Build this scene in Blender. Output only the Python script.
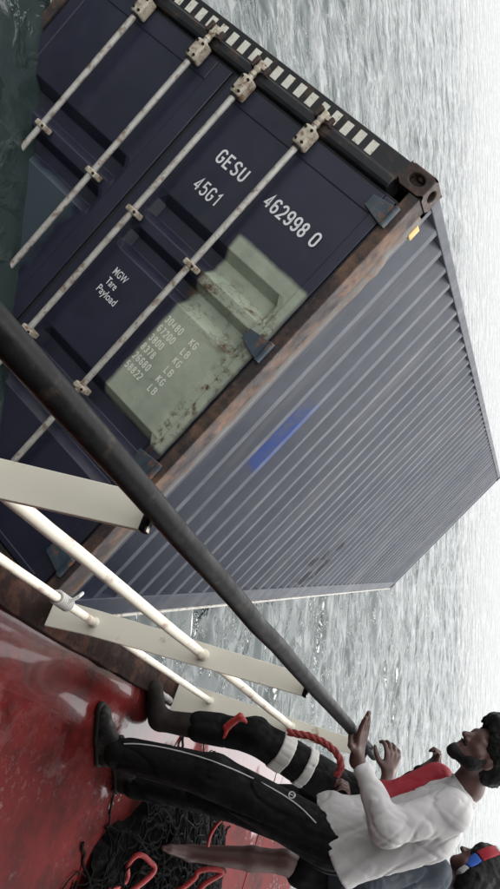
import bpy, bmesh, math, random
import numpy as np
from mathutils import Matrix, Vector

for o in list(bpy.data.objects): bpy.data.objects.remove(o)
S = bpy.context.scene
COL = S.collection
R = math.radians
random.seed(7)

# ------------------------------------------------------------------ camera
# World: z up = still water normal, water at z 0, camera 2.63 m above it, looking along +y, 19 degrees down,
# held sideways (the photograph was taken with the phone turned 90 degrees).
F, PX, PY = 830.0, 444.5, 250.0
PITCH = R(19.0)
CAM = Vector((0, 0, 2.63))
EX = Vector((1, 0, 0)); EY = Vector((0, math.sin(PITCH), math.cos(PITCH))); EZ = Vector((0, -math.cos(PITCH), math.sin(PITCH)))
cam = bpy.data.cameras.new('camera'); camo = bpy.data.objects.new('camera', cam); COL.objects.link(camo)
cx, cy, cz = EY, -EX, EZ
camo.matrix_world = Matrix(((cx.x, cy.x, cz.x, CAM.x), (cx.y, cy.y, cz.y, CAM.y), (cx.z, cy.z, cz.z, CAM.z), (0, 0, 0, 1)))
cam.sensor_fit = 'VERTICAL'; cam.sensor_height = 36.0; cam.sensor_width = 36.0
cam.lens = F / 889 * 36; cam.clip_start = 0.05; cam.clip_end = 9000
S.camera = camo

# ------------------------------------------------------------------ world: bright overcast
SUN_EL, SUN_AZ = R(62), R(25)      # azimuth measured from +y towards +x: ahead, a little to the right, veiled by cloud
w = bpy.data.worlds.new('World'); S.world = w; w.use_nodes = True
nt = w.node_tree; nt.nodes.clear()
out = nt.nodes.new('ShaderNodeOutputWorld'); bg = nt.nodes.new('ShaderNodeBackground')
sky = nt.nodes.new('ShaderNodeTexSky'); sky.sky_type = 'NISHITA'; sky.sun_disc = False
sky.sun_elevation = SUN_EL; sky.sun_rotation = SUN_AZ; sky.dust_density = 1.5; sky.air_density = 1.0
hs = nt.nodes.new('ShaderNodeHueSaturation'); hs.inputs['Saturation'].default_value = 0.25
mx = nt.nodes.new('ShaderNodeMix'); mx.data_type = 'RGBA'
mx.inputs[0].default_value = 0.88; 
wtc = nt.nodes.new('ShaderNodeTexCoord'); wsp = nt.nodes.new('ShaderNodeSeparateXYZ'); wmr = nt.nodes.new('ShaderNodeMapRange')
nt.links.new(wtc.outputs['Generated'], wsp.inputs[0]); nt.links.new(wsp.outputs[2], wmr.inputs[0])
wmr.inputs[1].default_value = 0; wmr.inputs[2].default_value = 1; wmr.inputs[3].default_value = 7.4; wmr.inputs[4].default_value = 11.0   # cloud layer, overcast law: zenith brighter than horizon
nt.links.new(wmr.outputs[0], mx.inputs[7])
nt.links.new(sky.outputs[0], hs.inputs['Color']); nt.links.new(hs.outputs[0], mx.inputs[6])
nt.links.new(mx.outputs[2], bg.inputs['Color']); bg.inputs['Strength'].default_value = 0.12
nt.links.new(bg.outputs[0], out.inputs['Surface'])
sun = bpy.data.lights.new('sun', 'SUN'); sun.energy = 1.5; sun.angle = R(18); sun.color = (1, .97, .93)
so = bpy.data.objects.new('sun', sun); COL.objects.link(so)
sd = Vector((math.sin(SUN_AZ) * math.cos(SUN_EL), math.cos(SUN_AZ) * math.cos(SUN_EL), math.sin(SUN_EL)))
so.rotation_euler = (-sd).to_track_quat('-Z', 'Y').to_euler()
S.view_settings.view_transform = 'Standard'; S.view_settings.look = 'None'
S.view_settings.gamma = 1; S.view_settings.exposure = 0.95
S.render.engine = 'CYCLES'

# ------------------------------------------------------------------ frames
def mat4(r, t): return Matrix([list(r[i]) + [t[i]] for i in range(3)] + [[0, 0, 0, 1]])
# boat: x along the rail, y outboard, z up from the deck, origin at foot of second stanchion; heeled about 10 degrees
BOAT = mat4(((0.46186, -0.869915, 0.173011), (0.886202, 0.46063, -0.049665), (-0.03649, 0.17626, 0.983667)), (0.60144, 2.63775, 0.92748))
# container: x along its doors, y along its length, z its own height
BOX = mat4(((0.672979, 0.147879, -0.724729), (-0.08987, 0.988899, 0.118329), (0.734182, -0.014502, 0.678798)), (-0.74741, 3.74202, -1.55023))
CW, CL, CH = 2.438, 12.19, 2.896
def P(x, y, d):      # photo pixel + distance along the view axis -> world point
    return CAM + EX * ((y - PX) / F * d) + EY * ((x - PY) / F * d) - EZ * d
def SH(x, y, z): return BOAT @ Vector((x, y, z))

# ------------------------------------------------------------------ node materials
class NB:
    def __init__(s, name):
        s.m = bpy.data.materials.new(name); s.m.use_nodes = True
        s.t = s.m.node_tree; s.n = s.t.nodes; s.b = s.n['Principled BSDF']
        s.tc = s.n.new('ShaderNodeTexCoord')
    def L(s, a, b): s.t.links.new(a, b)
    def coord(s, scale=(1, 1, 1), rot=(0, 0, 0)):
        mp = s.n.new('ShaderNodeMapping'); mp.inputs['Scale'].default_value = scale; mp.inputs['Rotation'].default_value = rot
        s.L(s.tc.outputs['Object'], mp.inputs[0]); return mp.outputs[0]
    def noise(s, scale, detail=5, rough=.55, co=None, dist=0):
        n = s.n.new('ShaderNodeTexNoise'); n.inputs['Scale'].default_value = scale; n.inputs['Detail'].default_value = detail
        n.inputs['Roughness'].default_value = rough; n.inputs['Distortion'].default_value = dist
        s.L(co if co is not None else s.tc.outputs['Object'], n.inputs['Vector']); return n.outputs['Fac']
    def ramp(s, fac, lo, hi, a=0, b=1):
        r = s.n.new('ShaderNodeMapRange'); r.inputs[1].default_value = lo; r.inputs[2].default_value = hi
        r.inputs[3].default_value = a; r.inputs[4].default_value = b; s.L(fac, r.inputs[0]); return r.outputs[0]
    def math(s, op, a, b=None):
        n = s.n.new('ShaderNodeMath'); n.operation = op
        for i, v in enumerate((a, b)):
            if v is None: continue
            if isinstance(v, (int, float)): n.inputs[i].default_value = v
            else: s.L(v, n.inputs[i])
        return n.outputs[0]
    def mix(s, fac, a, b):
        n = s.n.new('ShaderNodeMix'); n.data_type = 'RGBA'
        if isinstance(fac, (int, float)): n.inputs[0].default_value = fac
        else: s.L(fac, n.inputs[0])
        for i, v in ((6, a), (7, b)):
            if isinstance(v, tuple): n.inputs[i].default_value = (*v, 1)
            else: s.L(v, n.inputs[i])
        return n.outputs[2]
    def xyz(s):
        n = s.n.new('ShaderNodeSeparateXYZ'); s.L(s.tc.outputs['Object'], n.inputs[0]); return n.outputs
    def bump(s, h, strength=.3, dist=.01, prev=None):
        n = s.n.new('ShaderNodeBump'); n.inputs['Strength'].default_value = strength; n.inputs['Distance'].default_value = dist
        s.L(h, n.inputs['Height'])
        if prev is not None: s.L(prev, n.inputs['Normal'])
        s.L(n.outputs[0], s.b.inputs['Normal']); return n.outputs[0]
    def col(s, c):
        if isinstance(c, tuple): s.b.inputs['Base Color'].default_value = (*c, 1)
        else: s.L(c, s.b.inputs['Base Color'])
    def rough(s, r):
        if isinstance(r, (int, float)): s.b.inputs['Roughness'].default_value = r
        else: s.L(r, s.b.inputs['Roughness'])
    def metal(s, v): s.b.inputs['Metallic'].default_value = v

MT = {}
def simple(name, c, rough=.5, var=.25, scale=12, dirt=None, dirt_amt=.0, dirt_scale=6, bump=0, metal=0, bscale=60, spec=.5):
    b = NB(name)
    n = b.noise(scale, 6)
    dark = tuple(v * (1 - var) for v in c); light = tuple(min(1, v * (1 + var * .6)) for v in c)
    col = b.mix(b.ramp(n, .3, .7), dark, light)
    if dirt:
        d = b.ramp(b.noise(dirt_scale, 9, .7), .62 - dirt_amt * .3, .72 - dirt_amt * .25)
        col = b.mix(d, col, dirt)
    b.col(col); b.rough(b.ramp(b.noise(scale * 2, 4), .3, .7, rough * .75, min(1, rough * 1.25))); b.metal(metal)
    if bump: b.bump(b.noise(bscale, 5), bump, .004)
    MT[name] = b.m; b.b.inputs['Specular IOR Level'].default_value = spec; return b.m

RUST = (.16, .075, .035)
simple('black_rail_paint', (.006, .006, .007), .42, .5, 9, (.03, .022, .016), .2, 22, .2, spec=.07)
simple('cream_paint', (.72, .69, .59), .42, .06, 5, (.25, .16, .09), .12, 7, .06)
simple('cream_pipe', (.74, .69, .58), .38, .08, 7, (.34, .2, .15), .25, 9, .05)
simple('rust_edge', (.016, .009, .008), .8, .5, 14, (.045, .02, .014), .4, 10, .6, spec=.08)
simple('rusty_steel', (.115, .066, .043), .8, .55, 7, (.026, .020, .020), .75, 4.5, .5, bscale=40)
simple('flange_steel', (.10, .095, .09), .6, .4, 7, (.10, .058, .036), .5, 6, .4, bscale=40)
simple('casting_steel', (.035, .020, .016), .7, .5, 18, (.075, .035, .02), .3, 16, .6)
simple('header_dark', (.006, .0065, .009), .45, .4, 8, (.05, .03, .02), .3, 9, .15)
simple('gasket_rubber', (.008, .008, .010), .6, .3, 8)
simple('rod_steel', (.42, .41, .38), .42, .18, 14, (.19, .14, .10), .35, 22, .1, metal=.15)
simple('fitting_steel', (.44, .40, .32), .5, .22, 25, (.16, .09, .05), .45, 30, .3)
simple('bolt_dark', (.012, .011, .010), .7, .3, 30, spec=.2)
simple('hinge_paint', (.035, .055, .072), .45, .3, 18, RUST, .3, 20, .2)
simple('white_lettering', (.62, .63, .64), .5, .05, 40)
simple('worn_lettering', (.64, .64, .56), .6, .12, 60)
simple('pale_mark', (.6, .59, .52), .5, .12, 25, (.3, .22, .12), .25, 30)
simple('brass_tab', (.50, .33, .10), .5, .3, 40)
simple('roof_paint', (.035, .04, .07), .5, .3, 4, RUST, .25, 5)
simple('skin_brown', (.070, .031, .024), .48, .18, 9, bump=.08, bscale=120)
simple('skin_dark', (.03, .015, .011), .45, .18, 9, bump=.08, bscale=120)
simple('hair_black', (.0035, .003, .003), .6, .3, 60, bump=.8, bscale=160, spec=.25)
simple('track_black', (.0035, .0035, .004), .8, .3, 14, bump=.1, bscale=300, spec=.15)
simple('piping_white', (.4, .4, .4), .6, .1, 40)
simple('shirt_grey', (.42, .41, .41), .85, .06, 8, bump=.15, bscale=400)
simple('shirt_red', (.24, .008, .02), .8, .15, 10, bump=.15, bscale=400)
simple('shirt_navy', (.03, .038, .052), .8, .3, 6, bump=.15, bscale=300)
simple('band_white', (.42, .41, .39), .75, .12, 14)
simple('cloth_blue', (.03, .10, .42), .7, .2, 20)
simple('boot_grey', (.022, .018, .016), .7, .35, 25, (.012, .01, .009), .4, 14, .3, spec=.15)
simple('shoe_black', (.006, .006, .006), .6, .4, 25, (.04, .038, .036), .3, 18, .2, spec=.3)
simple('rope_red', (.33, .02, .02), .5, .25, 40, (.14, .014, .014), .3, 30, .4, bscale=220)
simple('cord_red', (.30, .035, .03), .7, .45, 60, (.06, .02, .02), .4, 60, .6, bscale=260)
simple('net_dark', (.0025, .0025, .0025), .8, .6, 25, (.012, .009, .008), .3, 30, .9, bscale=70, spec=.06)
simple('net_twine', (.003, .003, .003), .8, .5, 18, spec=.12)
simple('hull_paint', (.10, .03, .03), .5, .3, 3, RUST, .4, 3, .2)

# container side: worn slate paint with blue scuffs and dark stencil remains
b = NB('side_paint')
X, Y, Z = b.xyz()
n = b.noise(1.3, 8, .62)
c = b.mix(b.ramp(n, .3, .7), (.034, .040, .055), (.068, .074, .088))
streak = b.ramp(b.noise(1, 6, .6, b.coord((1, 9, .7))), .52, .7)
c = b.mix(b.math('MULTIPLY', streak, .55), c, (.135, .135, .134))
sheet = b.ramp(b.noise(1, 2, .5, b.coord((0, 1.1, 0))), .35, .65, -1, 1)
c = b.mix(b.ramp(sheet, -1, 1, 0, .5), c, (.045, .050, .062))
run = b.math('MULTIPLY', b.ramp(b.noise(1, 7, .65, b.coord((1, 16, .55))), .60, .72), b.ramp(Z, .5, 2.8, .15, .9))
c = b.mix(run, c, (.055, .038, .028))
def boxmask(b, v, lo, hi, soft, wob):
    vv = b.math('ADD', v, wob)
    return b.math('MULTIPLY', b.ramp(vv, lo - soft, lo + soft), b.ramp(vv, hi - soft, hi + soft, 1, 0))
wob = b.ramp(b.noise(6, 5), 0, 1, -.22, .22)
blue = b.math('MULTIPLY', boxmask(b, Y, .93, 1.16, .05, b.math('MULTIPLY', wob, .35)), boxmask(b, Z, 1.2, 1.70, .06, wob))
blue = b.math('MULTIPLY', blue, b.ramp(b.noise(14, 6, .7), .34, .52))
c = b.mix(blue, c, (.010, .035, .17))
low_shade = b.math('MULTIPLY', b.ramp(Y, .5, 6, 1, 0), b.ramp(b.math('ADD', Z, wob), .3, 1.9, 1, 0))  # shade painted into the colour: dark navy towards the bottom and door end
c = b.mix(b.math('MULTIPLY', low_shade, .9), c, (.007, .011, .024))
mark = b.math('MULTIPLY', boxmask(b, Y, 4.55, 5.3, .05, wob), boxmask(b, Z, .2, .86, .05, wob))
mark = b.math('MULTIPLY', mark, b.ramp(b.noise(5, 3, .5, b.coord((1, 2.2, 1), (.7, 0, 0))), .50, .54))
c = b.mix(mark, c, (.012, .013, .02))
rs = b.ramp(b.noise(4.5, 10, .72), .66, .74)
c = b.mix(b.math('MULTIPLY', rs, .7), c, RUST)
b.col(c); b.rough(b.ramp(b.noise(8, 4), .3, .7, .42, .62)); b.bump(b.noise(14, 6), .18, .006); b.b.inputs['Specular IOR Level'].default_value = .28
MT['side_paint'] = b.m

# doors: navy paint, pale green repaint on the right leaf, teal on the lower left leaf, rust creeping out of the ridges
b = NB('door_paint')
X, Y, Z = b.xyz()
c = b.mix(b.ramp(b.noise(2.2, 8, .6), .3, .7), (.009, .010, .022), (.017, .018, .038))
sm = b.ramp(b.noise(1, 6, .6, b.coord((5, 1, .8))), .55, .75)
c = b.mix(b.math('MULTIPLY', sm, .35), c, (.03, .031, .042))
wob = b.ramp(b.noise(11, 5), 0, 1, -.011, .011)
g = b.math('MULTIPLY', boxmask(b, X, 1.862, 2.345, .012, wob), boxmask(b, Z, 1.085, 2.123, .012, wob))
gc = b.mix(b.ramp(b.noise(5, 8, .65), .3, .7), (.20, .235, .185), (.35, .385, .30))
c = b.mix(g, c, gc)
wob2 = b.ramp(b.noise(9, 6), 0, 1, -.12, .12)
tl = b.math('MULTIPLY', boxmask(b, X, .1, 1.0, .03, wob2), boxmask(b, Z, 1.14, 1.69, .02, b.math('MULTIPLY', wob2, .3)))
c = b.mix(b.math('MULTIPLY', tl, .85), c, (.04, .06, .072))
rz = b.math('MULTIPLY', boxmask(b, Z, 1.64, 1.93, .03, wob), boxmask(b, X, 1.84, 2.34, .03, wob))
rl = b.math('SUBTRACT', 1.0, b.math('ABSOLUTE', b.math('MULTIPLY', b.math('SUBTRACT', b.noise(4.2, 6, .6), .5), 34.0)))
rust = b.math('MULTIPLY', b.math('MAXIMUM', b.math('MULTIPLY', b.ramp(rl, .6, 1.0), .6), b.ramp(b.noise(7, 9, .68, b.coord((.8, 1, 1.6))), .53, .63)), rz)
edge = b.math('MULTIPLY', b.math('MULTIPLY', boxmask(b, X, 2.24, 2.345, .02, wob), boxmask(b, Z, .9, 1.95, .1, wob)), b.ramp(b.noise(24, 7, .7), .5, .62))
fl = b.math('MULTIPLY', b.ramp(b.noise(16, 10, .75), .62, .70), .75)
c = b.mix(b.math('MAXIMUM', b.math('MAXIMUM', rust, edge), b.math('MULTIPLY', fl, g)), c, (.075, .04, .022))
spk = b.ramp(b.noise(30, 8, .7), .68, .75)
c = b.mix(b.math('MULTIPLY', spk, .5), c, (.06, .052, .048))
b.col(c); b.rough(b.ramp(b.noise(7, 5), .3, .7, .3, .5)); b.bump(b.noise(9, 6), .15, .006)
MT['door_paint'] = b.m

# wet red deck
b = NB('deck_paint')
c = b.mix(b.ramp(b.noise(1.6, 9, .65), .3, .7), (.062, .0055, .0065), (.105, .012, .0115))
c = b.mix(b.math('MULTIPLY', b.ramp(b.noise(2.6, 10, .75), .47, .66), .88), c, (.016, .006, .005))
c = b.mix(b.ramp(b.noise(22, 8, .75), .69, .75), c, (.22, .14, .12))
X, Y, Z = b.xyz()
wet = b.ramp(b.math('ADD', b.noise(2.3, 6, .6), b.ramp(Y, -.75, -.08, -.22, .16)), .47, .56)
spl = b.ramp(b.noise(26, 6, .7), .55, .66)
wet = b.math('MAXIMUM', wet, b.math('MULTIPLY', spl, b.ramp(b.noise(1.1, 3), .5, .62)))
b.col(c); b.rough(b.mix(wet, (.55, .55, .55), (.07, .07, .07)))
h = b.math('ADD', b.math('MULTIPLY', b.noise(1.5, 3), .9), b.math('MULTIPLY', b.noise(30, 7, .7), .16))
b.bump(h, .3, .03)
b.b.inputs['IOR'].default_value = 1.45; b.L(b.ramp(wet, 0, 1, 0, .7), b.b.inputs['Coat Weight']); b.b.inputs['Coat Roughness'].default_value = .05; b.L(b.ramp(wet, 0, 1, .06, .5), b.b.inputs['Specular IOR Level'])
MT['deck_paint'] = b.m

# sea
b = NB('sea_water')
b.col(b.mix(b.ramp(b.noise(.25, 5), .3, .7), (.016, .028, .027), (.036, .050, .048)))
b.rough(.16); b.b.inputs['IOR'].default_value = 1.38
n0 = b.ramp(b.noise(.75, 3, .5, b.coord((1.1, 1, 1), (0, 0, .4)), .3), .45, .72)
n1 = b.ramp(b.noise(3.4, 4, .55, b.coord((1.05, 1, 1), (0, 0, -.3)), .35), .52, .70)
n2 = b.noise(11, 3, .5, b.coord((1, 1, 1), (0, 0, .1)), .3)
p0 = b.bump(n0, .40, .30)
p1_ = b.bump(n1, .42, .065, p0)
b.bump(n2, .2, .012, p1_)
MT['sea_water'] = b.m

# ------------------------------------------------------------------ mesh helpers
class MB:
    def __init__(s): s.v = []; s.f = []
    def quad(s, a, b, c, d): i = len(s.v); s.v += [tuple(a), tuple(b), tuple(c), tuple(d)]; s.f.append((i, i + 1, i + 2, i + 3)); return s
    def box(s, lo, hi):
        x0, y0, z0 = lo; x1, y1, z1 = hi; i = len(s.v)
        s.v += [(x0, y0, z0), (x1, y0, z0), (x1, y1, z0), (x0, y1, z0), (x0, y0, z1), (x1, y0, z1), (x1, y1, z1), (x0, y1, z1)]
        s.f += [tuple(i + k for k in q) for q in ((3, 2, 1, 0), (4, 5, 6, 7), (0, 1, 5, 4), (1, 2, 6, 5), (2, 3, 7, 6), (3, 0, 4, 7))]; return s
    def prism(s, poly, axis, a, b):       # poly: 2-D points in the other two axes
        i = len(s.v); n = len(poly)
        def pt(p, t): q = list(p); q.insert(axis, t); return tuple(q)
        s.v += [pt(p, a) for p in poly] + [pt(p, b) for p in poly]
        s.f.append(tuple(i + k for k in range(n))[::-1]); s.f.append(tuple(i + n + k for k in range(n)))
        for k in range(n): s.f.append((i + k, i + (k + 1) % n, i + n + (k + 1) % n, i + n + k))
        return s
    def tube(s, pts, r, n=14, closed=False, caps=True):
        pts = [Vector(p) for p in pts]; m = len(pts); i = len(s.v)
        rr = r if isinstance(r, (list, tuple)) else [r] * m
        t0 = (pts[1] - pts[0]).normalized(); up = Vector((0, 0, 1)) if abs(t0.z) < .9 else Vector((1, 0, 0))
        nrm = (up - t0 * up.dot(t0)).normalized()
        for k in range(m):
            a = pts[(k - 1) % m] if (k > 0 or closed) else pts[k]; c = pts[(k + 1) % m] if (k < m - 1 or closed) else pts[k]
            t = (c - a).normalized(); nrm = (nrm - t * nrm.dot(t)).normalized(); bn = t.cross(nrm)
            for j in range(n):
                an = 2 * math.pi * j / n; s.v.append(tuple(pts[k] + (nrm * math.cos(an) + bn * math.sin(an)) * rr[k]))
        for k in range(m if closed else m - 1):
            for j in range(n):
                a = i + k * n + j; b_ = i + k * n + (j + 1) % n; c = i + ((k + 1) % m) * n + (j + 1) % n; d = i + ((k + 1) % m) * n + j
                s.f.append((a, b_, c, d))
        if caps and not closed:
            s.f.append(tuple(i + j for j in range(n))[::-1]); s.f.append(tuple(i + (m - 1) * n + j for j in range(n)))
        return s
    def build(s, name, mat, parent=None, bevel=0, smooth=False, seg=2):
        me = bpy.data.meshes.new(name); me.from_pydata(s.v, [], s.f); me.validate()
        return link(name, me, mat, parent, bevel, smooth, seg)

def link(name, me, mat, parent=None, bevel=0, smooth=False, seg=2):
    bm = bmesh.new(); bm.from_mesh(me); bmesh.ops.recalc_face_normals(bm, faces=bm.faces); bm.to_mesh(me); bm.free()
    if mat: me.materials.append(MT[mat] if isinstance(mat, str) else mat)
    o = bpy.data.objects.new(name, me); COL.objects.link(o)
    if parent: o.parent = parent
    if smooth:
        me.shade_smooth()
        try: me.set_sharp_from_angle(angle=R(40))
        except Exception: pass
    if bevel:
        m = o.modifiers.new('bevel', 'BEVEL'); m.width = bevel; m.segments = seg; m.limit_method = 'ANGLE'; m.angle_limit = R(40)
    return o
def empty(name, mw, label, cat, group=None):
    o = bpy.data.objects.new(name, None); COL.objects.link(o); o.matrix_world = mw; o.empty_display_size = .2
    return tag(o, label, cat, group)
def tag(o, label=None, cat=None, group=None, kind=None):
    if label: o['label'] = label
    if cat: o['category'] = cat
    if group: o['group'] = group
    if kind: o['kind'] = kind
    return o

# ------------------------------------------------------------------ sea
rng = np.random.default_rng(3)
def graded(lo, hi, step, far, k=1.16):
    a = list(np.arange(lo, hi + 1e-6, step)); s = step
    while a[-1] < far: s *= k; a.append(a[-1] + s)
    s = step; pre = []
    x = lo
    while x > -far: s *= k; x -= s; pre.append(x)
    return np.array(pre[::-1] + a)
gx = graded(-9, 12, .07, 4500); gy = graded(1.5, 30, .07, 4500)
GX, GY = np.meshgrid(gx, gy); GZ = np.zeros_like(GX)
for k in range(70):
    lam = .32 * (7 ** (rng.random())); ang = rng.uniform(.1, 2.9); q = 2 * np.pi / lam
    amp = .0024 * lam ** .95
    ph = q * (GX * np.cos(ang) + GY * np.sin(ang)) + rng.random() * 6.28
    GZ += amp * (np.sin(ph) + .25 * np.sin(2 * ph + .6))
dist = np.maximum(0, np.maximum(np.maximum(GX - 12, -9 - GX), np.maximum(GY - 30, 1.5 - GY)))
GZ *= np.exp(-dist / 12.0)
ny, nx = GX.shape
V = np.stack([GX.ravel(), GY.ravel(), GZ.ravel()], 1)
I = np.arange(ny * nx).reshape(ny, nx)
Q = np.stack([I[:-1, :-1], I[:-1, 1:], I[1:, 1:], I[1:, :-1]], -1).reshape(-1, 4)
def np_mesh(name, V, Q):
    me = bpy.data.meshes.new(name); me.vertices.add(len(V)); me.vertices.foreach_set('co', V.astype(np.float32).ravel())
    me.loops.add(Q.size); me.loops.foreach_set('vertex_index', Q.astype(np.int32).ravel())
    me.polygons.add(len(Q)); me.polygons.foreach_set('loop_start', np.arange(len(Q), dtype=np.int32) * Q.shape[1])
    me.update(calc_edges=True); me.validate(); me.shade_smooth(); return me
me = np_mesh('sea', V, Q); me.materials.append(MT['sea_water'])
sea = bpy.data.objects.new('sea', me); COL.objects.link(sea); tag(sea, 'rippled pale grey sea around the container', kind='structure')

# ------------------------------------------------------------------ boat deck, hull, guard rail
XA, XB, YI = -5.0, 5.5, -3.2
m = MB().box((XA, YI, -.05), (XB, -.075, 0))
deck = m.build('deck', 'deck_paint'); deck.matrix_world = BOAT
tag(deck, 'wet red painted steel boat deck', kind='structure')
hl = MB().prism([(-.06, -.052), (-.11, -2.2), (YI + .25, -2.2), (YI, -.052)], 0, XA, XB).build('hull_side', 'hull_paint', deck)
for k in range(3):                         # welded plate seams and a margin angle along the edge
    MB().tube([(XA + .6 + k * 4.15, YI + .02, .001), (XA + .6 + k * 4.15, -.10, .001)], .004, 8).build('weld_seam', 'deck_paint', deck, smooth=True)
mb = MB()
N = 90; top = []; rnd = random.Random(5)
for k in range(N + 1):
    x = XA + (XB - XA) * k / N
    top.append((x, -.078 + rnd.uniform(-.006, .006)))
mb.prism(top + [(XB, .035), (XA, .035)], 2, -.06, .028)
mb.build('deck_edge_bar', 'rust_edge', deck, .004)
# small rust flakes / puddle lips on the deck edge
rail = empty('guard_rail', BOAT, 'boat guard rail with black top pipe and cream flat stanchions and pipes', 'railing')
H0 = 1.05
def railpts(z, x0, x1, wob, n=14, seed=1):
    r = random.Random(seed)
    return [(x0 + (x1 - x0) * k / n, r.uniform(-wob, wob), z + r.uniform(-wob, wob)) for k in range(n + 1)]
MB().tube(railpts(H0, -4.6, 1.50, .0025, 30, 3), .0235, 20).build('top_rail', 'black_rail_paint', rail, smooth=True)
ST = (-2.84, -1.42, 0.0, 1.4)
for i, sx in enumerate(ST):
    base = .135 if i == 3 else .06
    poly = [(-base, .025), (.045, .025), (.045, .25), (.034, H0 - .018), (-.034, H0 - .018), (-.048, .25 if i == 3 else .20)]
    st = MB().prism(poly, 0, sx - .006, sx + .006).build('stanchion', 'cream_paint', rail, .0015)
    # weld beads where the pipes pass through the plate
    for z, rr in ((.65, .0165), (.215, .0145)):
        for q in (-1, 1):
            MB().tube([(sx + q * .0065, 0, z), (sx + q * .013, 0, z)], [rr + .006, rr + .001], 16).build('weld_bead', 'cream_paint', st, smooth=True)
    MB().box((sx - .011, -.036, H0 - .034), (sx + .011, .036, H0 - .0185)).build('rail_saddle', 'black_rail_paint', st, .004)
for i in range(3):
    for z, rr, sd_ in ((.65, .0168, 1), (.215, .0150, 5)):
        MB().tube(railpts(z, ST[i] + .006, ST[i + 1] - .006, .0012, 10, i * 7 + sd_), rr, 16, caps=False).build('mid_pipe', 'cream_pipe', rail, smooth=True)
MB().tube([(-4.6, 0, .65), (ST[0] - .006, 0, .65)], .0168, 16).build('mid_pipe', 'cream_pipe', rail, smooth=True)
MB().tube([(-4.6, 0, .215), (ST[0] - .006, 0, .215)], .0150, 16).build('mid_pipe', 'cream_pipe', rail, smooth=True)
# lashing of pale twine wound round the lower pipe
lash = MB(); r = random.Random(2)
for k in range(7):
    x = -.30 + k * .012
    lash.tube([(x + .004 * math.sin(a * 1.0), .021 * math.cos(a), .215 + .021 * math.sin(a)) for a in np.linspace(0, 6.28, 13)], .0055, 8, closed=False)
lash.tube([(-.26, .0, .236), (-.25, .03, .26), (-.22, .05, .25), (-.2, .03, .22)], .006, 8)
lo = lash.build('twine_lashing', 'band_white', None, smooth=True); lo.matrix_world = BOAT
tag(lo, 'pale twine lashing wound round the lower cream pipe', 'lashing')
kn = MB()
kn.tube([(1.17, -.055, .05), (1.185, -.07, .075), (1.205, -.06, .06)], [.011, .016, .010], 10)
kn.tube([(1.205, -.06, .06), (1.225, -.072, .08), (1.24, -.055, .05)], [.009, .016, .011], 10)
ko = kn.build('rope_knot', 'band_white', None, smooth=True); ko.matrix_world = BOAT
tag(ko, 'small white rope knot on the dark deck edge', 'knot')

# deckhouse added out of view to block sky light, inboard and behind the photographer, its roof reaching out over the side deck
simple('shade_deckhouse_paint', (.10, .11, .10), .5, .2, 3, RUST, .2, 4, .1)
dh = empty('shade_deckhouse', BOAT @ Matrix.Translation((-3.0, -2.4, 0)), 'added unseen grey green steel deckhouse with overhanging roof beside the red deck', 'shade_deckhouse')
def D(lo, hi): return MB().box(tuple(a - c_ for a, c_ in zip(lo, (-3.0, -2.4, 0))), tuple(a - c_ for a, c_ in zip(hi, (-3.0, -2.4, 0))))
D((-5.0, -3.15, .002), (.7, -1.62, 2.3)).build('shade_wall', 'shade_deckhouse_paint', dh, .02)
D((-5.6, -3.3, 2.305), (.95, -.10, 2.37)).build('shade_roof', 'shade_deckhouse_paint', dh, .01)
D((-5.25, -1.615, .002), (-5.0, -.12, 2.3)).build('shade_bulkhead', 'shade_deckhouse_paint', dh, .01)
for x in (-4.9, .85): D((x - .03, -.18, .002), (x + .03, -.12, 2.3)).build('shade_post', 'shade_deckhouse_paint', dh, .01) if x < 0 else None
for x in (-3.9, -1.5):
    f_ = D((x - .35, -1.625, 1.2), (x + .35, -1.60, 1.75)).build('added_window_frame', 'bolt_dark', dh, .01)
    D((x - .30, -1.604, 1.25), (x + .30, -1.594, 1.70)).build('added_window_pane', 'gasket_rubber', f_)
dd_ = D((-2.95, -1.625, .15), (-2.3, -1.595, 1.95)).build('door', 'hull_paint', dh, .01)
D((-2.45, -1.594, 1.0), (-2.38, -1.56, 1.12)).build('handle', 'bolt_dark', dd_, .005)

# ------------------------------------------------------------------ shipping container
box = empty('shipping_container', BOX, 'dark blue shipping container floating tilted in the sea against the boat', 'container')
def pt(name, mb, mat, bevel=.004, parent=None, smooth=False): return mb.build(name, mat, parent or box, bevel, smooth)
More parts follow.
